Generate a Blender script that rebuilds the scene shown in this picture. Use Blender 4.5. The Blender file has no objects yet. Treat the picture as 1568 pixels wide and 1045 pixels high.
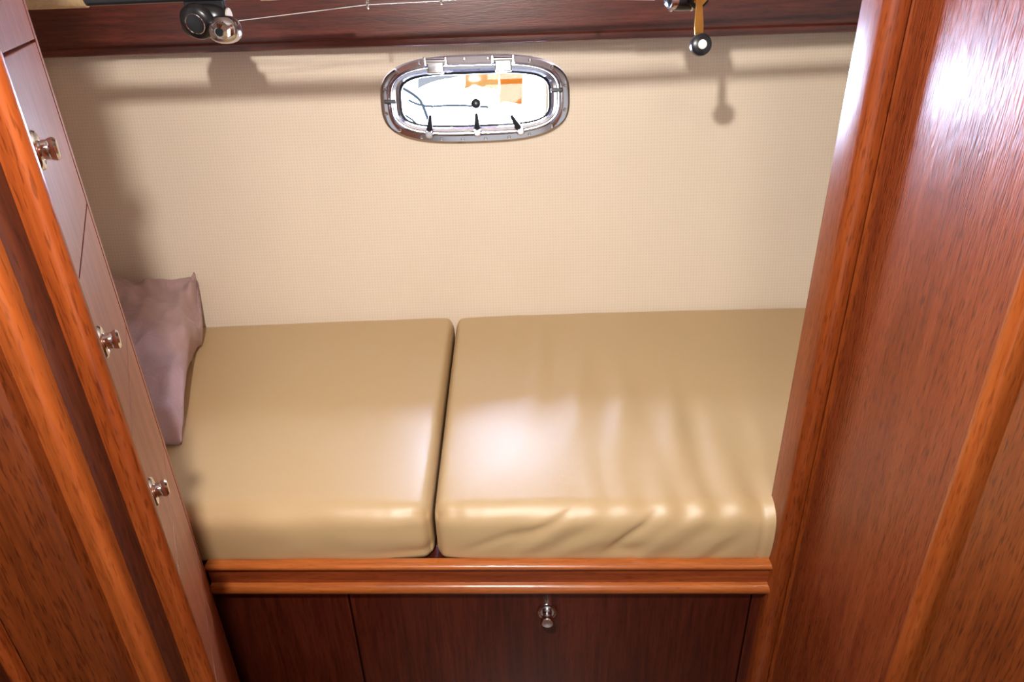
import bpy, bmesh, math, random
from mathutils import Vector, Matrix, noise
random.seed(4)
sc=bpy.context.scene
sc.view_settings.view_transform='Standard'
D=bpy.data
def srgb(r,g,b):
    f=lambda c:(c/255/12.92) if c/255<=.04045 else ((c/255+.055)/1.055)**2.4
    return (f(r),f(g),f(b),1)
# ------------------------------------------------------------ materials
def newmat(name):
    m=D.materials.new(name); m.use_nodes=True
    nt=m.node_tree; b=nt.nodes['Principled BSDF']
    return m,nt,b
def simple(name,col,rough=.5,metal=0,coat=0,noise_amt=.06,nscale=30):
    m,nt,b=newmat(name)
    tc=nt.nodes.new('ShaderNodeTexCoord'); n=nt.nodes.new('ShaderNodeTexNoise'); n.inputs['Scale'].default_value=nscale
    r=nt.nodes.new('ShaderNodeValToRGB')
    c=col
    r.color_ramp.elements[0].color=(c[0]*(1-noise_amt),c[1]*(1-noise_amt),c[2]*(1-noise_amt),1)
    r.color_ramp.elements[1].color=(min(1,c[0]*(1+noise_amt)),min(1,c[1]*(1+noise_amt)),min(1,c[2]*(1+noise_amt)),1)
    nt.links.new(tc.outputs['Object'],n.inputs['Vector']); nt.links.new(n.outputs['Fac'],r.inputs['Fac'])
    nt.links.new(r.outputs['Color'],b.inputs['Base Color'])
    b.inputs['Roughness'].default_value=rough; b.inputs['Metallic'].default_value=metal
    b.inputs['Coat Weight'].default_value=coat; b.inputs['Coat Roughness'].default_value=.15
    return m
def wood(name,dark,mid,light,axis='Z',rough=.32,coat=.3,scale=1.0,coat_rough=.22,bump=.15,pore=.5):
    m,nt,b=newmat(name); L=nt.links.new; N=nt.nodes.new
    tc=N('ShaderNodeTexCoord'); mp=N('ShaderNodeMapping'); mp2=N('ShaderNodeMapping')
    mp.inputs['Scale'].default_value=[s*scale for s in {'Z':(1,1,.06),'X':(.06,1,1),'Y':(1,.06,1)}[axis]]
    mp2.inputs['Scale'].default_value={'Z':(1,1,.10),'X':(.10,1,1),'Y':(1,.10,1)}[axis]
    L(tc.outputs['Object'],mp.inputs['Vector']); L(tc.outputs['Object'],mp2.inputs['Vector'])
    n1=N('ShaderNodeTexNoise'); n1.inputs['Scale'].default_value=22; n1.inputs['Detail'].default_value=4; n1.inputs['Distortion'].default_value=.5
    n2=N('ShaderNodeTexNoise'); n2.inputs['Scale'].default_value=190; n2.inputs['Detail'].default_value=3
    n3=N('ShaderNodeTexNoise'); n3.inputs['Scale'].default_value=520; n3.inputs['Detail'].default_value=1
    L(mp.outputs[0],n1.inputs['Vector']); L(mp.outputs[0],n2.inputs['Vector']); L(mp2.outputs[0],n3.inputs['Vector'])
    a=N('ShaderNodeMath'); a.operation='MULTIPLY_ADD'; a.inputs[1].default_value=.5
    L(n1.outputs['Fac'],a.inputs[0])
    a2=N('ShaderNodeMath'); a2.operation='MULTIPLY'; a2.inputs[1].default_value=.5; L(n2.outputs['Fac'],a2.inputs[0]); L(a2.outputs[0],a.inputs[2])
    r=N('ShaderNodeValToRGB'); e=r.color_ramp.elements
    e[0].position=.33; e[0].color=dark; e[1].position=.67; e[1].color=light
    x=e.new(.5); x.color=mid
    L(a.outputs[0],r.inputs['Fac'])
    pr=N('ShaderNodeValToRGB'); pr.color_ramp.elements[0].position=.33; pr.color_ramp.elements[0].color=(.45,.40,.36,1); pr.color_ramp.elements[1].position=.44; pr.color_ramp.elements[1].color=(1,1,1,1)
    L(n3.outputs['Fac'],pr.inputs['Fac'])
    mx=N('ShaderNodeMix'); mx.data_type='RGBA'; mx.blend_type='MULTIPLY'; mx.inputs['Factor'].default_value=pore
    L(r.outputs[0],mx.inputs[6]); L(pr.outputs[0],mx.inputs[7]); L(mx.outputs[2],b.inputs['Base Color'])
    bp=N('ShaderNodeBump'); bp.inputs['Strength'].default_value=bump; bp.inputs['Distance'].default_value=.001
    L(n3.outputs['Fac'],bp.inputs['Height']); L(bp.outputs[0],b.inputs['Normal'])
    b.inputs['Roughness'].default_value=rough
    b.inputs['Coat Weight'].default_value=coat; b.inputs['Coat Roughness'].default_value=coat_rough
    return m
W_panel=wood('wood_panel',srgb(108,46,19),srgb(132,60,27),srgb(150,75,38),'Z',rough=.37,coat=.12,bump=.9,pore=.9)
W_near=wood('wood_near',srgb(94,42,14),srgb(122,58,21),srgb(142,74,29),'Z',rough=.38,coat=.2,bump=.3,pore=.9)
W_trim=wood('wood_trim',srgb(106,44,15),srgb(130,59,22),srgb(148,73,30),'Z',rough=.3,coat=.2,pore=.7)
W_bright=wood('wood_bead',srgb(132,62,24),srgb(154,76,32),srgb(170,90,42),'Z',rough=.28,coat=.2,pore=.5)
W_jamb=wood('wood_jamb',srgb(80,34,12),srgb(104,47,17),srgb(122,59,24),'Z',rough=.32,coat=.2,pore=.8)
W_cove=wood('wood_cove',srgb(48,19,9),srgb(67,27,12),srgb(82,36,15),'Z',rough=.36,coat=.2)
W_rail=wood('wood_rail',srgb(146,76,32),srgb(172,94,42),srgb(192,110,52),'X',rough=.25,pore=.3)
W_railb=wood('wood_rail_board',srgb(114,50,22),srgb(140,64,30),srgb(156,78,37),'X',rough=.3)
W_dark=wood('wood_mahogany',srgb(54,17,9),srgb(74,26,14),srgb(92,36,20),'Z',rough=.3)
W_darkx=wood('wood_mahogany_x',srgb(62,22,15),srgb(90,36,23),srgb(112,48,33),'X',rough=.35)
W_drawer=wood('wood_drawer',srgb(134,68,38),srgb(158,86,52),srgb(176,100,64),'Z',rough=.42,coat=.1)
M_gap=simple('gap_dark',srgb(40,14,8),.8)
M_chrome=simple('chrome',(.8,.81,.85,1),.08,1,noise_amt=.02)
M_chrome2=simple('polished_steel',(.62,.62,.68,1),.13,1,noise_amt=.08)
M_black=simple('black_plastic',(.012,.012,.015,1),.3)
M_gold=simple('gold_anodised',(.75,.48,.12,1),.25,1)
M_white=simple('white_plastic',(.75,.75,.72,1),.4)
M_cork=simple('cork',srgb(190,160,120),.7,nscale=200,noise_amt=.25)
M_blank=simple('rod_blank',srgb(200,185,165),.3)
M_line=simple('nylon_line',(.55,.55,.55,1),.4)
M_ceil=simple('headliner',srgb(225,215,200),.8)
M_floor=wood('wood_floor',srgb(60,30,14),srgb(96,52,26),srgb(120,70,36),'Y')
def vinyl():
    m,nt,b=newmat('wall_vinyl'); L=nt.links.new; N=nt.nodes.new
    tc=N('ShaderNodeTexCoord'); sp=N('ShaderNodeSeparateXYZ'); L(tc.outputs['Object'],sp.inputs[0])
    outs=[]
    for k in (0,1):
        mu=N('ShaderNodeMath'); mu.operation='MULTIPLY'; mu.inputs[1].default_value=2*math.pi/.0062; L(sp.outputs[k],mu.inputs[0])
        s=N('ShaderNodeMath'); s.operation='SINE'; L(mu.outputs[0],s.inputs[0]); outs.append(s)
    ad=N('ShaderNodeMath'); ad.operation='ADD'; L(outs[0].outputs[0],ad.inputs[0]); L(outs[1].outputs[0],ad.inputs[1])
    r=N('ShaderNodeMapRange'); r.inputs['From Min'].default_value=.4; r.inputs['From Max'].default_value=1.6; L(ad.outputs[0],r.inputs['Value'])
    n=N('ShaderNodeTexNoise'); n.inputs['Scale'].default_value=5; n.inputs['Detail'].default_value=3; L(tc.outputs['Object'],n.inputs['Vector'])
    c=N('ShaderNodeValToRGB'); c.color_ramp.elements[0].color=srgb(222,205,183); c.color_ramp.elements[1].color=srgb(229,213,192); L(n.outputs['Fac'],c.inputs['Fac'])
    mx=N('ShaderNodeMix'); mx.data_type='RGBA'; mx.blend_type='MULTIPLY'
    f=N('ShaderNodeMath'); f.operation='MULTIPLY'; f.inputs[1].default_value=.30; L(r.outputs[0],f.inputs[0]); L(f.outputs[0],mx.inputs['Factor'])
    L(c.outputs[0],mx.inputs[6]); mx.inputs[7].default_value=(.72,.66,.55,1); L(mx.outputs[2],b.inputs['Base Color'])
    bp=N('ShaderNodeBump'); bp.inputs['Strength'].default_value=.2; bp.inputs['Distance'].default_value=.0006; bp.invert=True
    L(r.outputs[0],bp.inputs['Height']); L(bp.outputs[0],b.inputs['Normal'])
    b.inputs['Roughness'].default_value=.55
    return m
M_wall=vinyl()
def leather():
    m,nt,b=newmat('tan_leather'); L=nt.links.new; N=nt.nodes.new
    tc=N('ShaderNodeTexCoord')
    n=N('ShaderNodeTexNoise'); n.inputs['Scale'].default_value=3; n.inputs['Detail'].default_value=4; L(tc.outputs['Object'],n.inputs['Vector'])
    c=N('ShaderNodeValToRGB'); c.color_ramp.elements[0].color=srgb(191,162,117); c.color_ramp.elements[1].color=srgb(202,174,131); L(n.outputs['Fac'],c.inputs['Fac'])
    L(c.outputs[0],b.inputs['Base Color'])
    v=N('ShaderNodeTexVoronoi'); v.inputs['Scale'].default_value=700; L(tc.outputs['Object'],v.inputs['Vector'])
    n2=N('ShaderNodeTexNoise'); n2.inputs['Scale'].default_value=22; n2.inputs['Detail'].default_value=2; L(tc.outputs['Object'],n2.inputs['Vector'])
    b1=N('ShaderNodeBump'); b1.inputs['Strength'].default_value=.12; b1.inputs['Distance'].default_value=.0006; L(v.outputs['Distance'],b1.inputs['Height'])
    b2=N('ShaderNodeBump'); b2.inputs['Strength'].default_value=.12; b2.inputs['Distance'].default_value=.002; L(n2.outputs['Fac'],b2.inputs['Height']); L(b1.outputs[0],b2.inputs['Normal'])
    L(b2.outputs[0],b.inputs['Normal'])
    b.inputs['Roughness'].default_value=.44; b.inputs['Specular IOR Level'].default_value=.85
    return m
M_leather=leather()
def fabric():
    m,nt,b=newmat('mauve_cotton'); L=nt.links.new; N=nt.nodes.new
    tc=N('ShaderNodeTexCoord'); n=N('ShaderNodeTexNoise'); n.inputs['Scale'].default_value=400; L(tc.outputs['Object'],n.inputs['Vector'])
    c=N('ShaderNodeValToRGB'); c.color_ramp.elements[0].color=srgb(164,132,130); c.color_ramp.elements[1].color=srgb(182,150,147); L(n.outputs['Fac'],c.inputs['Fac'])
    L(c.outputs[0],b.inputs['Base Color']); b.inputs['Roughness'].default_value=.85; b.inputs['Sheen Weight'].default_value=.1
    n2=N('ShaderNodeTexNoise'); n2.inputs['Scale'].default_value=14; n2.inputs['Detail'].default_value=3; n2.inputs['Distortion'].default_value=1; L(tc.outputs['Object'],n2.inputs['Vector'])
    bp=N('ShaderNodeBump'); bp.inputs['Strength'].default_value=.5; bp.inputs['Distance'].default_value=.010; L(n2.outputs['Fac'],bp.inputs['Height']); L(bp.outputs[0],b.inputs['Normal'])
    return m
M_pillow=fabric()
def glassmat():
    m=D.materials.new('window_glass'); m.use_nodes=True; nt=m.node_tree; nt.nodes.clear()
    o=nt.nodes.new('ShaderNodeOutputMaterial'); t=nt.nodes.new('ShaderNodeBsdfTransparent'); g=nt.nodes.new('ShaderNodeBsdfGlossy'); g.inputs['Roughness'].default_value=.03
    t.inputs['Color'].default_value=(.93,.97,1,1)
    x=nt.nodes.new('ShaderNodeMixShader'); x.inputs[0].default_value=.02
    nt.links.new(t.outputs[0],x.inputs[1]); nt.links.new(g.outputs[0],x.inputs[2]); nt.links.new(x.outputs[0],o.inputs[0]); return m
M_glass=glassmat()
def glowmat(name,col,strength,var=.1,basef=1.0):  # emissive material; its glow stands in for daylight on outside things
    m,nt,b=newmat(name); n=nt.nodes.new('ShaderNodeTexNoise'); n.inputs['Scale'].default_value=3
    r=nt.nodes.new('ShaderNodeValToRGB'); r.color_ramp.elements[0].color=tuple(c*(1-var) for c in col[:3])+(1,); r.color_ramp.elements[1].color=col
    nt.links.new(n.outputs['Fac'],r.inputs[0]); nt.links.new(r.outputs[0],b.inputs['Emission Color'])
    b.inputs['Base Color'].default_value=tuple(c*basef for c in col[:3])+(1,)
    b.inputs['Emission Strength'].default_value=strength; b.inputs['Roughness'].default_value=.8; b.inputs['Specular IOR Level'].default_value=0; return m
M_out=glowmat('daylight_glow',(.62,.72,1,1),180,basef=.3)  # strong glow that sends daylight in through the porthole
M_orange=glowmat('glow_orange_fabric',(1,.30,.03,1),.95,basef=0)  # daylight on the orange cloth put in as emission, no base colour
M_orange2=glowmat('glow_orange_pale',(1,.50,.16,1),1.0,basef=0)  # paler orange, likewise brightened only by its own emission
M_rope=glowmat('glow_blue_rope',(.35,.45,.6,1),.5,basef=0)  # rope brightness is emission, not received light
M_grey=glowmat('glow_grey',(.62,.64,.72,1),.9,basef=0)  # grey tone behind the glass made by a weak glow
M_grey2=glowmat('glow_warm',(.95,.80,.62,1),.95,basef=0)  # warm tone behind the glass, also a weak glow
# ------------------------------------------------------------ helpers
def link(o,parent=None):
    sc.collection.objects.link(o)
    if parent: o.parent=parent
    return o
def empty(name,loc=(0,0,0),rot=(0,0,0),parent=None):
    e=D.objects.new(name,None); e.location=loc; e.rotation_euler=rot; e.empty_display_size=.05; return link(e,parent)
def mesh(name,vs,fs,mat,parent=None,smooth=None,loc=None,rot=None):
    me=D.meshes.new(name); me.from_pydata([tuple(v) for v in vs],[],fs)
    bm=bmesh.new(); bm.from_mesh(me); bmesh.ops.recalc_face_normals(bm,faces=bm.faces); bm.to_mesh(me); bm.free()
    me.materials.append(mat)
    if smooth is not None:
        me.polygons.foreach_set('use_smooth',[True]*len(me.polygons)); me.set_sharp_from_angle(angle=math.radians(smooth))
    o=D.objects.new(name,me)
    if loc: o.location=loc
    if rot: o.rotation_euler=rot
    return link(o,parent)
def bev(o,w,seg=3):
    m=o.modifiers.new('bevel','BEVEL'); m.width=w; m.segments=seg; m.limit_method='ANGLE'; m.angle_limit=math.radians(30)
    o.data.polygons.foreach_set('use_smooth',[True]*len(o.data.polygons))
    w2=o.modifiers.new('wn','WEIGHTED_NORMAL'); w2.keep_sharp=False
    return o
def box(name,x0,x1,y0,y1,z0,z1,mat,parent=None,bw=0,**k):
    vs=[(x,y,z) for x in (x0,x1) for y in (y0,y1) for z in (z0,z1)]
    fs=[(0,1,3,2),(4,6,7,5),(0,4,5,1),(2,3,7,6),(0,2,6,4),(1,5,7,3)]
    o=mesh(name,vs,fs,mat,parent,**k)
    return bev(o,bw) if bw else o
def prism(name,pts,z0,z1,mat,parent=None,bw=0,smooth=None):
    n=len(pts); vs=[(x,y,z0) for x,y in pts]+[(x,y,z1) for x,y in pts]
    fs=[tuple(range(n)),tuple(range(n,2*n))]+[(i,(i+1)%n,n+(i+1)%n,n+i) for i in range(n)]
    o=mesh(name,vs,fs,mat,parent,smooth=smooth)
    return bev(o,bw) if bw else o
def extrudeX(name,prof,x0,x1,mat,parent=None,smooth=40):
    n=len(prof); vs=[(x0,y,z) for y,z in prof]+[(x1,y,z) for y,z in prof]
    fs=[tuple(range(n)),tuple(range(n,2*n))]+[(i,(i+1)%n,n+(i+1)%n,n+i) for i in range(n)]
    return mesh(name,vs,fs,mat,parent,smooth=smooth)
def lathe(name,prof,mat,parent=None,loc=(0,0,0),axis=(0,0,1),seg=32,smooth=40):
    q=Vector((0,0,1)).rotation_difference(Vector(axis).normalized())
    vs=[];fs=[];rings=[]
    for r,h in prof:
        if r<1e-6: rings.append([len(vs)]); vs.append(Vector((0,0,h)))
        else:
            rings.append(list(range(len(vs),len(vs)+seg)))
            for i in range(seg):
                a=2*math.pi*i/seg; vs.append(Vector((r*math.cos(a),r*math.sin(a),h)))
    for a,b in zip(rings,rings[1:]):
        for i in range(seg):
            j=(i+1)%seg
            if len(a)==1 and len(b)==1: continue
            if len(a)==1: fs.append((a[0],b[i],b[j]))
            elif len(b)==1: fs.append((a[i],b[0],a[j]))
            else: fs.append((a[i],b[i],b[j],a[j]))
    vs=[q@v+Vector(loc) for v in vs]
    return mesh(name,vs,fs,mat,parent,smooth=smooth)
def tube(name,pts,r,mat,parent=None,cyclic=False,smoothc=True):
    cu=D.curves.new(name,'CURVE'); cu.dimensions='3D'; cu.bevel_depth=r if not isinstance(r,(list,tuple)) else 1; cu.bevel_resolution=4; cu.resolution_u=8; cu.use_fill_caps=True
    sp=cu.splines.new('NURBS' if smoothc else 'POLY'); sp.points.add(len(pts)-1)
    for i,p in enumerate(pts):
        sp.points[i].co=(*p,1); sp.points[i].radius=r[i] if isinstance(r,(list,tuple)) else 1
    if smoothc: sp.use_endpoint_u=True; sp.order_u=3
    sp.use_cyclic_u=cyclic; cu.materials.append(mat)
    o=D.objects.new(name,cu); link(o)
    dg=bpy.context.evaluated_depsgraph_get(); me=D.meshes.new_from_object(o.evaluated_get(dg)); D.objects.remove(o)
    me.polygons.foreach_set('use_smooth',[True]*len(me.polygons))
    o=D.objects.new(name,me); return link(o,parent)
KN=[(0,0),(.0155,0),(.0155,.002),(.0145,.004),(.0115,.005),(.0105,.0035),(.0075,.0035),(.007,.013),(.0095,.016),(.0100,.022),(.0085,.0245),(.004,.025),(0,.025)]
KN2=[(0,0),(.0145,0),(.0145,.0015),(.0135,.003),(.0105,.0038),(.0095,.003),(.0072,.003),(.007,.008),(.0082,.0095),(.0084,.0125),(.0068,.0142),(0,.0145)]
def rrect(n,a,b,N):
    out=[]
    for i in range(N):
        t=2*math.pi*i/N; c,s=math.cos(t),math.sin(t)
        out.append((a*math.copysign(abs(c)**(2/n),c),b*math.copysign(abs(s)**(2/n),s)))
    return out
# ------------------------------------------------------------ hull wall (local plane)
WO=Vector((-.06,1.504,1.053)); WR=math.radians(78)
KC=.03
def wcurve(x): return KC*(x-.06)**2
N=160; hole=rrect(3.4,.176,.070,N)
x0,x1,yb,yt=-.92,1.2,-.75,.30
rings=[[(x,y) for x,y in hole]]
for k in range(1,13):
    t=(k/12)**1.4; ring=[]
    for i in range(N):
        hx,hy=hole[i]; L=math.hypot(hx,hy); dx,dy=hx/L,hy/L
        ts=[]
        if dx>1e-6: ts.append(x1/dx)
        if dx<-1e-6: ts.append(x0/dx)
        if dy>1e-6: ts.append(yt/dy)
        if dy<-1e-6: ts.append(yb/dy)
        T=min(ts); ring.append((hx+(dx*T-hx)*t,hy+(dy*T-hy)*t))
    rings.append(ring)
for cx,cy in ((x0,yb),(x0,yt),(x1,yb),(x1,yt)):
    j=min(range(N),key=lambda i:(rings[-1][i][0]-cx)**2+(rings[-1][i][1]-cy)**2); rings[-1][j]=(cx,cy)
vs=[(x,y,wcurve(x)) for r in rings for x,y in r]
fs=[(k*N+i,k*N+(i+1)%N,(k+1)*N+(i+1)%N,(k+1)*N+i) for k in range(12) for i in range(N)]
hull=mesh('wall_back',vs,fs,M_wall,smooth=60,loc=WO,rot=(WR,0,0))
sm=hull.modifiers.new('sol','SOLIDIFY'); sm.thickness=.02; sm.offset=0
# ------------------------------------------------------------ porthole
P=empty('window_1',WO,(WR,0,0))
def ringmesh(name,secs,mat,z=0,parent=P,N=96,smooth=35):
    vs=[];fs=[]
    for (n,a,b,h) in secs:
        vs+= [(x,y,h+z) for x,y in rrect(n,a,b,N)]
    m=len(secs)
    for k in range(m):
        k2=(k+1)%m
        for i in range(N):
            fs.append((k*N+i,k*N+(i+1)%N,k2*N+(i+1)%N,k2*N+i))
    return mesh(name,vs,fs,mat,parent,smooth=smooth)
ringmesh('outer_flange',[(3.0,.197,.088,.010),(3.0,.196,.087,.016),(3.0,.191,.083,.020),(3.2,.178,.072,.021),(3.3,.173,.067,.018),(3.3,.172,.066,-.03),(3.3,.185,.075,-.03),(3.0,.19,.08,.010)],M_chrome2)
ringmesh('opening_frame',[(3.4,.1715,.0655,.010),(3.4,.1710,.065,.026),(3.5,.168,.063,.030),(3.8,.162,.058,.029),(4,.157,.054,.024),(4,.156,.053,.006),(3.5,.165,.06,.004)],M_chrome2)
N=96; pane=[(x,y,.012) for x,y in rrect(4,.160,.057,N)]
mesh('pane',pane,[tuple(range(N))],M_glass,P)
ringmesh('gasket',[(4,.1575,.0545,.013),(4,.1575,.0545,.018),(4,.1525,.0495,.016),(4,.1525,.0495,.011)],M_black)
scr=rrect(3.0,.187,.0785,200)
cum=[0]
for i in range(200):
    a,b=scr[i],scr[(i+1)%200]; cum.append(cum[-1]+math.hypot(a[0]-b[0],a[1]-b[1]))
for k in range(20):
    t=(k+.5)/20*cum[-1]; j=max(i for i in range(200) if cum[i]<=t)
    lathe('screw_%d'%(k+1),[(0,.0235),(.002,.0235),(.0036,.0215),(.0038,.0195)],M_chrome,P,loc=(scr[j][0],scr[j][1],0),seg=12)
    box('slot_%d'%(k+1),scr[j][0]-.0026,scr[j][0]+.0026,scr[j][1]-.0006,scr[j][1]+.0006,.0233,.0239,M_black,P)
for i,hx in enumerate((-.077,.060)):
    box('hinge_leaf_%d'%(i+1),hx-.017,hx+.017,.050,.075,.028,.037,M_chrome,P,bw=.003)
    lathe('hinge_barrel_%d'%(i+1),[(0,-.019),(.006,-.019),(.006,.019),(0,.019)],M_chrome,P,loc=(hx,.074,.032),axis=(1,0,0),seg=20)
    for s in (-1,1): box('hinge_lug_%d_%d'%(i+1,s+2),hx+s*.021-.003,hx+s*.021+.003,.066,.082,.018,.038,M_chrome2,P,bw=.0015)
for i,(dx_,ang) in enumerate(((-.098,.15),(.002,0),(.092,-.55))):
    base=Vector((dx_,-.066,.028)); d=Vector((math.sin(ang),math.cos(ang),.3)).normalized()
    lathe('dog_base_%d'%(i+1),[(0,0),(.009,0),(.009,.008),(.006,.012),(0,.012)],M_chrome2,P,loc=(dx_,-.066,.024),seg=20)
    lathe('dog_lever_%d'%(i+1),[(0,0),(.0065,0),(.0068,.012),(.0045,.028),(.0036,.038),(0,.040)],M_black,P,loc=base,axis=d,seg=16)
for i,(lx,ly) in enumerate(((-.174,.0),(.168,.012))):
    box('side_stop_%d'%(i+1),lx-.012,lx+.012,ly-.004,ly+.004,.024,.034,M_black,P,bw=.0015)
lathe('vent_plug',[(0,0),(.0100,0),(.0100,.004),(.0075,.006),(0,.006)],M_black,P,loc=(.001,-.008,.012),seg=24)
# ------------------------------------------------------------ outside: added glowing panel as daylight source, with self-lit cover and rope
NB=empty('outside_view')  # groups the added light panel and glowing outside things; no actual boat
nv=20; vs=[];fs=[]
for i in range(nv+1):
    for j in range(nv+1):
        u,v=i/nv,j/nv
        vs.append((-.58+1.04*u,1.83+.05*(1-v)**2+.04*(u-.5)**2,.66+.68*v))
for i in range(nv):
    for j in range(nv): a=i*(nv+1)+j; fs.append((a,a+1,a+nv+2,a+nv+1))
nh=mesh('daylight_panel',vs,fs,M_out,NB,smooth=60); m=nh.modifiers.new('s','SOLIDIFY'); m.thickness=.02; m.offset=-1  # curved emissive panel added to light the cabin through the porthole
def cloth(name,x0,x1,z0,z1,y,mat,par,w=.004,sk=0):
    vs=[];fs=[];n=20
    for i in range(n+1):
        for j in range(n+1):
            u,v=i/n,j/n
            vs.append((x0+(x1-x0)*u+.004*math.sin(v*5),y+.006*math.sin(u*6+v*3),z0+sk*u+(z1-z0-sk*u)*v+.004*math.sin(u*4)))
    for i in range(n):
        for j in range(n): a=i*(n+1)+j; fs.append((a,a+1,a+n+2,a+n+1))
    o=mesh(name,vs,fs,mat,par,smooth=60); m=o.modifiers.new('s','SOLIDIFY'); m.thickness=w; return o
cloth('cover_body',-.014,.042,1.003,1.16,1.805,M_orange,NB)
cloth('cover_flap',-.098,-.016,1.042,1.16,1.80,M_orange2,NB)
cloth('grey_sheet',-.215,-.105,1.045,1.16,1.80,M_grey,NB,sk=.03)  # self-lit sheet added to break up the white outside
cloth('warm_sheet',.100,.17,.95,1.16,1.80,M_grey2,NB,sk=-.02)  # second self-lit sheet, warm tint, for tone in the glass
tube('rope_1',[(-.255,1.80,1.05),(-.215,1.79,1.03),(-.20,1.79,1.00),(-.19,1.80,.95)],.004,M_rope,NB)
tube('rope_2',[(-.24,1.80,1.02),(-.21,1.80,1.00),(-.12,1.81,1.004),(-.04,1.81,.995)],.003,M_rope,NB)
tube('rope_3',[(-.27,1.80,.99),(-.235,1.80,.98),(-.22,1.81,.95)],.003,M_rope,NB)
# ------------------------------------------------------------ room shell
box('floor',-1.1,1.3,-1.6,1.7,-.03,0,M_floor)
box('ceiling',-1.1,1.3,-1.6,1.9,1.86,1.9,M_ceil)
box('wall_berth_left',-.985,-.955,.80,1.62,0,1.86,M_wall)
box('wall_berth_right',1.12,1.15,.78,1.62,0,1.86,M_wall)
S=empty('overhead_shelf')
box('fascia',-.95,1.115,1.468,1.49,1.167,1.86,W_darkx,S,bw=.002)
extrudeX('lip',[(1.460,1.165),(1.460,1.176),(1.464,1.180),(1.49,1.180),(1.49,1.163),(1.463,1.163)],-.95,1.115,W_darkx,S)
# ------------------------------------------------------------ right partition
box('wall_right',.402,.44,.497,.729,0,1.86,W_panel)
t1=empty('trim_1')
prism('stile',[(.369,.734),(.372,.727),(.378,.723),(.386,.722),(.392,.724),(.3935,.729),(.396,.730),(.398,.728),(.44,.728),(.44,.775),(.369,.775)],0,1.86,W_trim,t1,smooth=35)
t2=empty('trim_2')
prism('moulding',[(.44,.4965),(.402,.4965),(.3985,.495),(.396,.491),(.396,.486),(.399,.481),(.404,.479),(.44,.479)],0,1.86,W_bright,t2,smooth=50)
box('wall_right_gap',.425,.44,.462,.4785,0,1.86,M_gap)
prism('wall_right_near',[(.404,.461),(.400,.457),(.400,-.3),(.44,-.3),(.44,.461)],0,1.86,W_near,smooth=30)
box('wall_right_outer',.441,.47,-1.6,.775,0,1.86,M_ceil)
# ------------------------------------------------------------ left locker with drawers
A=Vector((-.475,.767)); d=Vector((.457,-.889)).normalized(); nrm=Vector((.889,.457)).normalized()
def lp(s,o):
    p=A+d*s+nrm*o; return (p.x,p.y)
K=empty('drawer_locker')
prism('carcass',[lp(0,-.004),lp(.315,-.004),(-.345,.502),(-.62,.60),(-.62,.767)],0,1.86,W_panel,K)
prism('corner_stile',[lp(0,-.02),lp(0,0),lp(.004,.001),lp(.022,.001),lp(.022,-.02)],0,1.86,W_drawer,K,smooth=35)
zs=[.03,.24,.40,.565,.738,.905,1.056,1.222,1.39,1.56,1.84]
for i in range(len(zs)-1):
    a,b=zs[i]+.0012,zs[i+1]-.0012
    o=prism('drawer_front_%d'%(i+1),[lp(.0235,-.01),lp(.0235,.0005),lp(.325,.0005),lp(.325,-.01)],a,b,W_drawer,K,bw=.0008)
    if i>=4:
        zc=(a+b)/2+.018
        p=lp(.283,.0005)
        lathe('drawer_knob_%d'%(i+1),KN2,M_chrome,K,loc=(p[0],p[1],zc),axis=(nrm.x,nrm.y,0),seg=32)
# ------------------------------------------------------------ left jamb (moulded door frame)
J=empty('trim_3')
def arc(cx,cy,r,a0,a1,n=8): return [(cx+r*math.cos(math.radians(a0+(a1-a0)*i/n)),cy+r*math.sin(math.radians(a0+(a1-a0)*i/n))) for i in range(n+1)]
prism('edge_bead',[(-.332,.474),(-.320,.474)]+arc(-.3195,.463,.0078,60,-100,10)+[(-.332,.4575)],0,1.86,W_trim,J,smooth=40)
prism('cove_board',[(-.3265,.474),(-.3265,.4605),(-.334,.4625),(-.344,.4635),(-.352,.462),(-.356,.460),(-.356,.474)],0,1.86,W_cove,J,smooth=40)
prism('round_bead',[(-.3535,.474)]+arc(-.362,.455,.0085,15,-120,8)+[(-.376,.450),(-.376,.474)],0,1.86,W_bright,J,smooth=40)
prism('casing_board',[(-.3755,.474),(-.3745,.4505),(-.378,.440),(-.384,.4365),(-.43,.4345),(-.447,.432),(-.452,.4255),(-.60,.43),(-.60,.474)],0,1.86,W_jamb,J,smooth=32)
DL=empty('door_1')
prism('door_edge_bead',[(-.452,.4245),(-.4475,.420),(-.4475,.412),(-.452,.408),(-.60,.408),(-.60,.4245)],.02,1.8,W_trim,DL,smooth=40)
prism('door_leaf',[(-.453,.4075),(-.451,.38),(-.60,.375),(-.60,.4075)],.02,1.8,W_cove,DL,smooth=30)
box('wall_left',-.47,-.44,-1.6,.374,0,1.86,W_cove)
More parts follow.
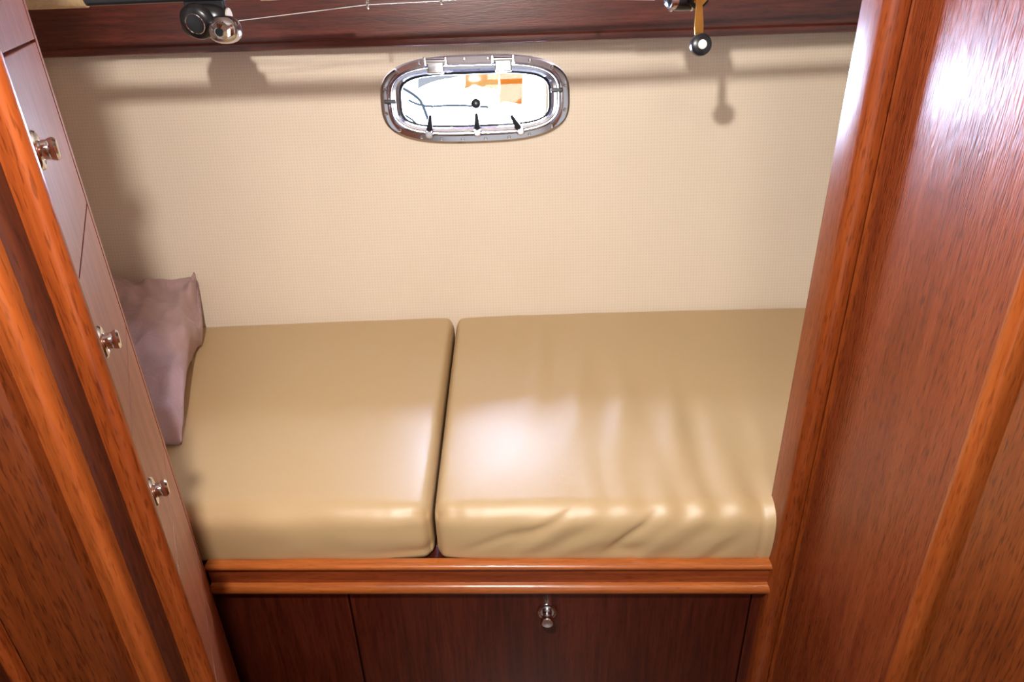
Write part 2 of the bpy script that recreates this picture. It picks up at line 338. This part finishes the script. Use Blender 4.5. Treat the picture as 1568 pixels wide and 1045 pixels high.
# ------------------------------------------------------------ berth base
ang=math.atan(-.0405)
Bb=empty('berth_base',(0,.75,0),(0,0,ang))
xa,xb=-.474,.372
def bead(y,z0,z1,out,dep):
    zc=(z0+z1)/2; h=(z1-z0)/2; pts=[]
    for i in range(9):
        t=math.pi/2-math.pi*i/8; pts.append((y-out*math.cos(t),zc+h*math.sin(t)))
    return pts+[(y+dep,z0),(y+dep,z1)]
extrudeX('rail_top_bead',bead(0.004,.484,.495,.007,.010),xa,xb,W_rail,Bb)
extrudeX('rail_board',[(.0035,.455),(.0035,.485),(.013,.485),(.013,.455)],xa,xb,W_railb,Bb)
extrudeX('rail_bottom_bead',bead(0.003,.436,.456,.009,.015),xa,xb,W_rail,Bb)
box('carcass',-.90,1.0,.028,.62,.0,.484,W_dark,Bb)
zt=.426
def front(n,a,b): 
    return box(n,a,b,.012,.027,.06,zt,W_dark,Bb,bw=.0015)
front('door_panel',xa-.05,-.2705); front('drawer_panel',-.2675,.3525); front('end_stile',.355,xb-.001)
extrudeX('rebate',[(.016,zt),(.016,.436),(.03,.436),(.03,zt)],xa-.05,xb,W_dark,Bb)
box('toe_kick',xa-.05,xb,.02,.03,0,.058,W_dark,Bb)
lathe('drawer_knob',KN,M_chrome,Bb,loc=(.041,.0115,.386),axis=(0,-1,0))
# ------------------------------------------------------------ cushions
RISE=.024
def cushion(name,X0,X1,wr,nx,ny=140,nz=16):
    r=.026; z0,z1=.485,.586
    idx={};vs=[];fs=[]
    def yf(x): return .7635-.0405*x
    def yb_(x): return WO.y-(.45)*math.tan(math.radians(12))-wcurve(x+.06)-.006
    def crease(w,k):
        v=noise.noise(Vector((w,k,7.7))); return -max(0,1-abs(v)*5.0)**1.5
    def vert(i,j,k):
        key=(i,j,k)
        if key in idx: return idx[key]
        x=X0+(X1-X0)*i/nx
        LY=yb_(x)-yf(x)
        y=LY*j/ny; z=z0+(z1-z0)*k/nz
        qx=min(max(x,X0+r*.6),X1-r*.6); qy=min(max(y,r),LY-r); qz=min(max(z,z0+r*.4),z1-r)
        dd=Vector(((x-qx)/.6,y-qy,(z-qz) if z>qz else (z-qz)/.4))
        if dd.length>1e-9:
            dn=dd.normalized()*r
            px,py,pz=qx+dn.x*.6,qy+dn.y,qz+(dn.z if dn.z>0 else dn.z*.4)
        else: px,py,pz=x,y,z
        sy=2*y/LY-1
        topw=max(0,(pz-z0)/(z1-z0))
        ex=min(x-X0,X1-x)
        cr=.008*(1-abs(sy)**3)*(1-math.exp(-ex/.10)) - .004*math.exp(-ex/.02)+RISE*y/LY
        pz+=cr*topw
        fw=max(0,1-y/.05)
        bz=(pz-z0)/(z1-z0)
        py-=fw*.006*math.sin(math.pi*min(1,max(0,bz)))*(1-math.exp(-ex/.03))
        n_=noise.noise(Vector((x*6,y*6,3.1+X0)))
        pz+=.0025*n_*topw
        if wr:
            g=max(0,min(1,(x-.05)/.22))
            ww=noise.noise(Vector((x*7,y*5,1.7)))
            Y=y+yf(x); yc=1.19-.95*(x-.02)
            band=math.exp(-((Y-yc)/.14)**2)*max(0,min(1,(x+.06)/.08))*max(0,min(1,(.42-x)/.1))
            u=x-.18*(Y-1.0)+.012*ww
            pz+=.0052*band*topw*math.sin(2*math.pi*u/.082+1.2*noise.noise(Vector((x*4,Y*3,8))))*(.65+.6*noise.noise(Vector((u*16,.2,5))))
            pz+=.0030*math.exp(-y/.07)*g*topw*math.sin(2*math.pi*(x+.012*ww)/.050+2*noise.noise(Vector((x*7,0,2))))
            if y<.04:
                m_=(1-max(0,(y-.01)/.03)) if y>.01 else 1
                g2=max(0,min(1,(x+.10)/.1))*(max(0,min(1,(.34-x)/.06)))
                cz=math.sin(math.pi*min(1,max(0,bz*.95)))
                py+=.0065*m_*g2*cz*-crease((x-1.2*(pz-z0))*13,.5+bz*.8)
                py+=.004*m_*g2*cz*noise.noise(Vector(((x-1.0*(pz-z0))*22,bz*2,4)))
            if y<.05: py+=.002*math.exp(-((x-.352)/.0025)**2)
        else:
            if y<.05: py+=.003*noise.noise(Vector((x*12,pz*25,9)))
            px_=math.exp(-ex/.06)*math.exp(-y/.02)*math.exp(-((bz-.2)/.12)**2); py+=.005*px_
        pc=math.exp(-ex/.030)*math.exp(-y/.04)
        pz-=.010*pc*topw; py+=.007*pc
        pz+=.0018*math.exp(-ex/.035)*math.exp(-y/.03)*math.sin(x*230)*topw
        vs.append((px,py+yf(x),max(pz,z0))); idx[key]=len(vs)-1; return idx[key]
    for i in range(nx):
        for j in range(ny):
            fs.append((vert(i,j,nz),vert(i+1,j,nz),vert(i+1,j+1,nz),vert(i,j+1,nz)))
            fs.append((vert(i,j,0),vert(i,j+1,0),vert(i+1,j+1,0),vert(i+1,j,0)))
        for k in range(nz):
            fs.append((vert(i,0,k),vert(i+1,0,k),vert(i+1,0,k+1),vert(i,0,k+1)))
            fs.append((vert(i,ny,k),vert(i,ny,k+1),vert(i+1,ny,k+1),vert(i+1,ny,k)))
    for j in range(ny):
        for k in range(nz):
            fs.append((vert(0,j,k),vert(0,j,k+1),vert(0,j+1,k+1),vert(0,j+1,k)))
            fs.append((vert(nx,j,k),vert(nx,j+1,k),vert(nx,j+1,k+1),vert(nx,j,k+1)))
    return mesh(name,vs,fs,M_leather,smooth=80)
cushion('berth_cushion',-.945,-.1285,False,170)
cushion('berth_cushion.001',-.1245,1.11,True,300)
# ------------------------------------------------------------ pillow
def pillow():
    c00=Vector((-.545,.925,.607)); c01=Vector((-.690,1.42,.690)); c11=Vector((-.945,1.385,.725)); c10=Vector((-.935,.92,.68))
    n=90; vs=[];fs=[]; top={};bot={}
    for i in range(n+1):
        for j in range(n+1):
            u,v=i/n,j/n
            a,b=2*u-1,2*v-1
            uu=.5+.5*a*(1-.06*(1-b*b)); vv=.5+.5*b*(1-.04*(1-a*a))
            p=c00*(1-uu)*(1-vv)+c01*(1-uu)*vv+c10*uu*(1-vv)+c11*uu*vv
            p.z-=.070*(1-u)**2*math.exp(-((v-.74)/.16)**2)
            du,dv=u,1-v; rr=math.hypot(du,dv); an=math.atan2(dv,du)
            p.z+=.040*math.exp(-rr/.10)
            h=.088*((1-a**4)*(1-b**4))**.55*(1-.45*max(0,b)**3)
            w=noise.noise(Vector((u*5,v*5,.3)))*.010+noise.noise(Vector((u*12,v*9,2)))*.008
            edge=math.exp(-min(u,1-u)/.10)
            w+=.008*edge*math.sin(v*34+2*math.sin(v*9))
            w+=.015*math.exp(-rr/.30)*math.sin(an*9+1)
            t=p+Vector((.60,0,.80))*h+Vector((.2,0,1))*w*(.3+min(1,h/.04))
            bt=p-Vector((.0,0,1))*(h*.9)
            base=.5975+RISE*min(1,max(0,(p.y-.78)/.64))
            t.z=max(t.z,base+.003); bt.z=max(bt.z,base)
            lim=WO.y-(WO.z-t.z)*math.tan(math.radians(12))-.028; t.y=min(t.y,lim); bt.y=min(bt.y,lim-.01)
            if i in(0,n) or j in(0,n):
                vs.append(t); top[i,j]=bot[i,j]=len(vs)-1
            else:
                vs.append(t); top[i,j]=len(vs)-1; vs.append(bt); bot[i,j]=len(vs)-1
    for i in range(n):
        for j in range(n):
            for T in (top,bot): fs.append((T[i,j],T[i+1,j],T[i+1,j+1],T[i,j+1]))
    return mesh('pillow',vs,fs,M_pillow,smooth=90)
pillow()
# ------------------------------------------------------------ fishing rods
F1=empty('fishing_rod'); F2=empty('fishing_rod.001'); F3=empty('fishing_rod.002')
tube('butt_grip',[(-.90,1.15,1.258),(-.62,1.15,1.259)],.010,M_cork,F1,smoothc=False)
tube('reel_seat',[(-.62,1.15,1.259),(-.36,1.15,1.261)],.008,M_black,F1,smoothc=False)
tube('fore_grip',[(-.36,1.15,1.261),(-.25,1.15,1.262)],.010,M_cork,F1,smoothc=False)
tube('blank',[(-.25,1.15,1.262),(1.08,1.15,1.285)],[.005,.002],M_blank,F1,smoothc=False)
def guide(n,x,y,z,par,r=.007):
    pts=[(x,y+r*math.cos(a),z+r*math.sin(a)) for a in [2*math.pi*i/16 for i in range(17)]]
    tube(n+'_ring',pts,.0012,M_chrome,par,smoothc=False)
    tube(n+'_foot_a',[(x,y,z+r),(x-.012,y,z+r+.012)],.001,M_chrome,par,smoothc=False)
    tube(n+'_foot_b',[(x,y,z+r),(x+.012,y,z+r+.012)],.001,M_chrome,par,smoothc=False)
guide('guide_1',-.201,1.15,1.243,F1); guide('guide_2',-.09,1.15,1.245,F1,.006); guide('guide_3',.12,1.15,1.255,F1,.005)
tube('line',[(-.41,1.145,1.224),(-.201,1.15,1.241),(-.09,1.15,1.243),(.12,1.15,1.254),(.9,1.15,1.278)],.0006,M_line,F1,smoothc=False)
tube('butt_grip',[(1.08,1.09,1.262),(.5,1.09,1.262)],.010,M_cork,F2,smoothc=False)
tube('reel_seat',[(.5,1.09,1.262),(.16,1.09,1.262)],.008,M_black,F2,smoothc=False)
tube('blank',[(.16,1.09,1.262),(-.92,1.09,1.285)],[.006,.002],M_blank,F2,smoothc=False)
tube('line',[(.22,1.09,1.236),(-.15,1.09,1.250),(-.5,1.09,1.262),(-.9,1.09,1.275)],.0006,M_line,F2,smoothc=False)
tube('butt_grip',[(-.93,.86,1.292),(-.10,.86,1.293)],.0100,M_cork,F3,smoothc=False)
tube('blank',[(-.10,.86,1.293),(1.08,.86,1.300)],[.0075,.0055],M_blank,F3,smoothc=False)
Rl=empty('fishing_reel')
def ellip(name,c,r,mat,par,p=2.6,nu=28,nv=20):
    vs=[];fs=[]
    f=lambda w,e: math.copysign(abs(w)**(2/e),w)
    for j in range(nv+1):
        ph=-math.pi/2+math.pi*j/nv
        for i in range(nu):
            t=2*math.pi*i/nu
            vs.append((c[0]+r[0]*f(math.cos(ph),p)*f(math.cos(t),p),c[1]+r[1]*f(math.cos(ph),p)*f(math.sin(t),p),c[2]+r[2]*f(math.sin(ph),p)))
    for j in range(nv):
        for i in range(nu): fs.append((j*nu+i,j*nu+(i+1)%nu,(j+1)*nu+(i+1)%nu,(j+1)*nu+i))
    o=mesh(name,vs,fs,mat,par,smooth=50)
    bm=bmesh.new(); bm.from_mesh(o.data); bmesh.ops.remove_doubles(bm,verts=bm.verts,dist=1e-5); bm.to_mesh(o.data); bm.free(); return o
ellip('body',(-.448,1.150,1.226),(.036,.024,.024),M_black,Rl,3)
ax=(-.1,-.85,-.25)
lathe('side_plate',[(0,-.004),(.025,-.004),(.025,.004),(.021,.009),(.012,.011),(0,.011)],M_black,Rl,loc=(-.452,1.128,1.226),axis=ax)
lathe('side_ring',[(.013,.0102),(.0140,.0113),(.015,.0102)],M_chrome2,Rl,loc=(-.452,1.128,1.226),axis=ax)
ellip('nose_cover',(-.417,1.135,1.214),(.025,.022,.020),M_chrome2,Rl,2.3,16,10)
lathe('nose_cap',[(0,0),(.013,0),(.012,.006),(.007,.010),(0,.010)],M_chrome2,Rl,loc=(-.414,1.114,1.214),axis=ax,seg=8,smooth=20)
lathe('drag_button',[(0,0),(.006,0),(.006,.003),(0,.003)],M_black,Rl,loc=(-.414,1.105,1.212),axis=ax,seg=16)
lathe('spool',[(0,-.014),(.013,-.014),(.013,-.012),(.010,-.012),(.010,.012),(.013,.012),(.013,.014),(0,.014)],M_blank,Rl,loc=(-.425,1.15,1.230),axis=(1,0,0))
box('foot',-.475,-.415,1.144,1.156,1.238,1.2535,M_black,Rl,bw=.002)
Rr=empty('fishing_reel.001')
ellip('body',(.262,1.09,1.236),(.028,.022,.016),M_black,Rr,2.6)
lathe('spool',[(0,-.016),(.014,-.016),(.014,-.013),(.011,-.013),(.011,.013),(.014,.013),(.014,.016),(0,.016)],M_chrome2,Rr,loc=(.256,1.080,1.234),axis=(1,0,0))
box('foot',.230,.295,1.084,1.096,1.242,1.2555,M_black,Rr,bw=.002)
lathe('side_plate',[(0,0),(.016,0),(.016,.005),(.011,.008),(0,.008)],M_black,Rr,loc=(.276,1.068,1.240),axis=(.1,-1,-.2))
lathe('drag_star',[(0,0),(.012,0),(.011,.005),(0,.005)],M_gold,Rr,loc=(.277,1.060,1.238),axis=(.1,-1,-.2),seg=5)
o=prism('handle_arm',[(-.005,-.045),(.005,-.045),(.0065,-.03),(.0045,0),(.0055,.012),(-.0055,.012),(-.0045,0),(-.0065,-.03)],0,.0025,M_gold,Rr,bw=.0006)
o.location=(.275,1.056,1.230); o.rotation_euler=(math.radians(90),math.radians(-5),0)
lathe('handle_knob',[(0,0),(.006,0),(.0120,.003),(.0145,.006),(.0155,.011),(.0145,.016),(.011,.0185),(.0062,.0192)],M_black,Rr,loc=(.279,1.056,1.176),axis=(.05,-1,.15))
lathe('knob_cap',[(.0062,.0190),(.0062,.0205),(.0042,.021),(0,.021)],M_white,Rr,loc=(.279,1.056,1.176),axis=(.05,-1,.15))
Rk=empty('rod_rack',parent=S)
for i,x in enumerate((-.80,.80)):
    box('arm_%d'%(i+1),x-.012,x+.012,.84,1.468,1.325,1.343,W_darkx,Rk,bw=.002)
    for k,y in enumerate((1.09,1.15,.86)):
        zz=.042 if k==2 else (.012 if (i==1)==(k==1) else 0)
        pts=[(x,y-.015,1.33),(x,y-.015,1.262+zz),(x,y,1.243+zz),(x,y+.015,1.262+zz),(x,y+.015,1.33)]
        tube('hook_%d_%d'%(i+1,k+1),pts,.0025,M_chrome2,Rk)
# ------------------------------------------------------------ lights
def area(name,loc,target,size,power,col,shape='DISK',sy=None):
    l=D.lights.new(name,'AREA'); l.shape=shape; l.size=size; l.energy=power; l.color=col
    if sy: l.size_y=sy
    o=D.objects.new(name,l); o.location=loc
    o.rotation_euler=(Vector(target)-Vector(loc)).to_track_quat('-Z','Y').to_euler(); link(o); return o
CL=empty('pendant_lamp')
tube('stem',[(-.12,.03,1.86),(-.12,.03,1.60)],.006,M_chrome2,CL,smoothc=False)
lathe('shade',[(0,0),(.02,0),(.05,.03),(.055,.06),(.05,.06),(.045,.035),(.015,.01),(0,.01)],M_chrome2,CL,loc=(-.12,.03,1.60),axis=(0,.75,-.6))
k=area('bulb',(-.12,.07,1.55),(-.0,1.3,.85),.035,15.5,(1,.95,.89)); k.parent=CL
CL2=empty('fill_lamp')  # added fill light behind the camera, not a known cabin fixture
lathe('fill_housing',[(0,0),(.16,0),(.155,.02),(.14,.025),(0,.02)],M_white,CL2,loc=(0,-.7,1.86),axis=(0,0,-1))
k=area('bulb',(0,-.7,1.82),(0,.6,.7),.3,9,(1,.93,.86)); k.parent=CL2
w=D.worlds.new('World'); sc.world=w; w.use_nodes=True
w.node_tree.nodes['Background'].inputs[0].default_value=(1,.97,.95,1); w.node_tree.nodes['Background'].inputs[1].default_value=.75
# ------------------------------------------------------------ camera
cam=D.cameras.new('camera'); co=D.objects.new('camera',cam); link(co); sc.camera=co
cam.sensor_width=36; cam.lens=36*1045/1568; cam.clip_start=.01
th=math.radians(27); ro=math.radians(1.84); c,s=math.cos(th),math.sin(th)
U0=Vector((0,s,c)); X0=Vector((1,0,0)); Fw=Vector((0,c,-s))
Rv=X0*math.cos(ro)-U0*math.sin(ro); Uv=U0*math.cos(ro)+X0*math.sin(ro)
M=Matrix((Rv,Uv,-Fw)).transposed().to_4x4(); M.translation=(0,0,1.25)
co.matrix_world=M
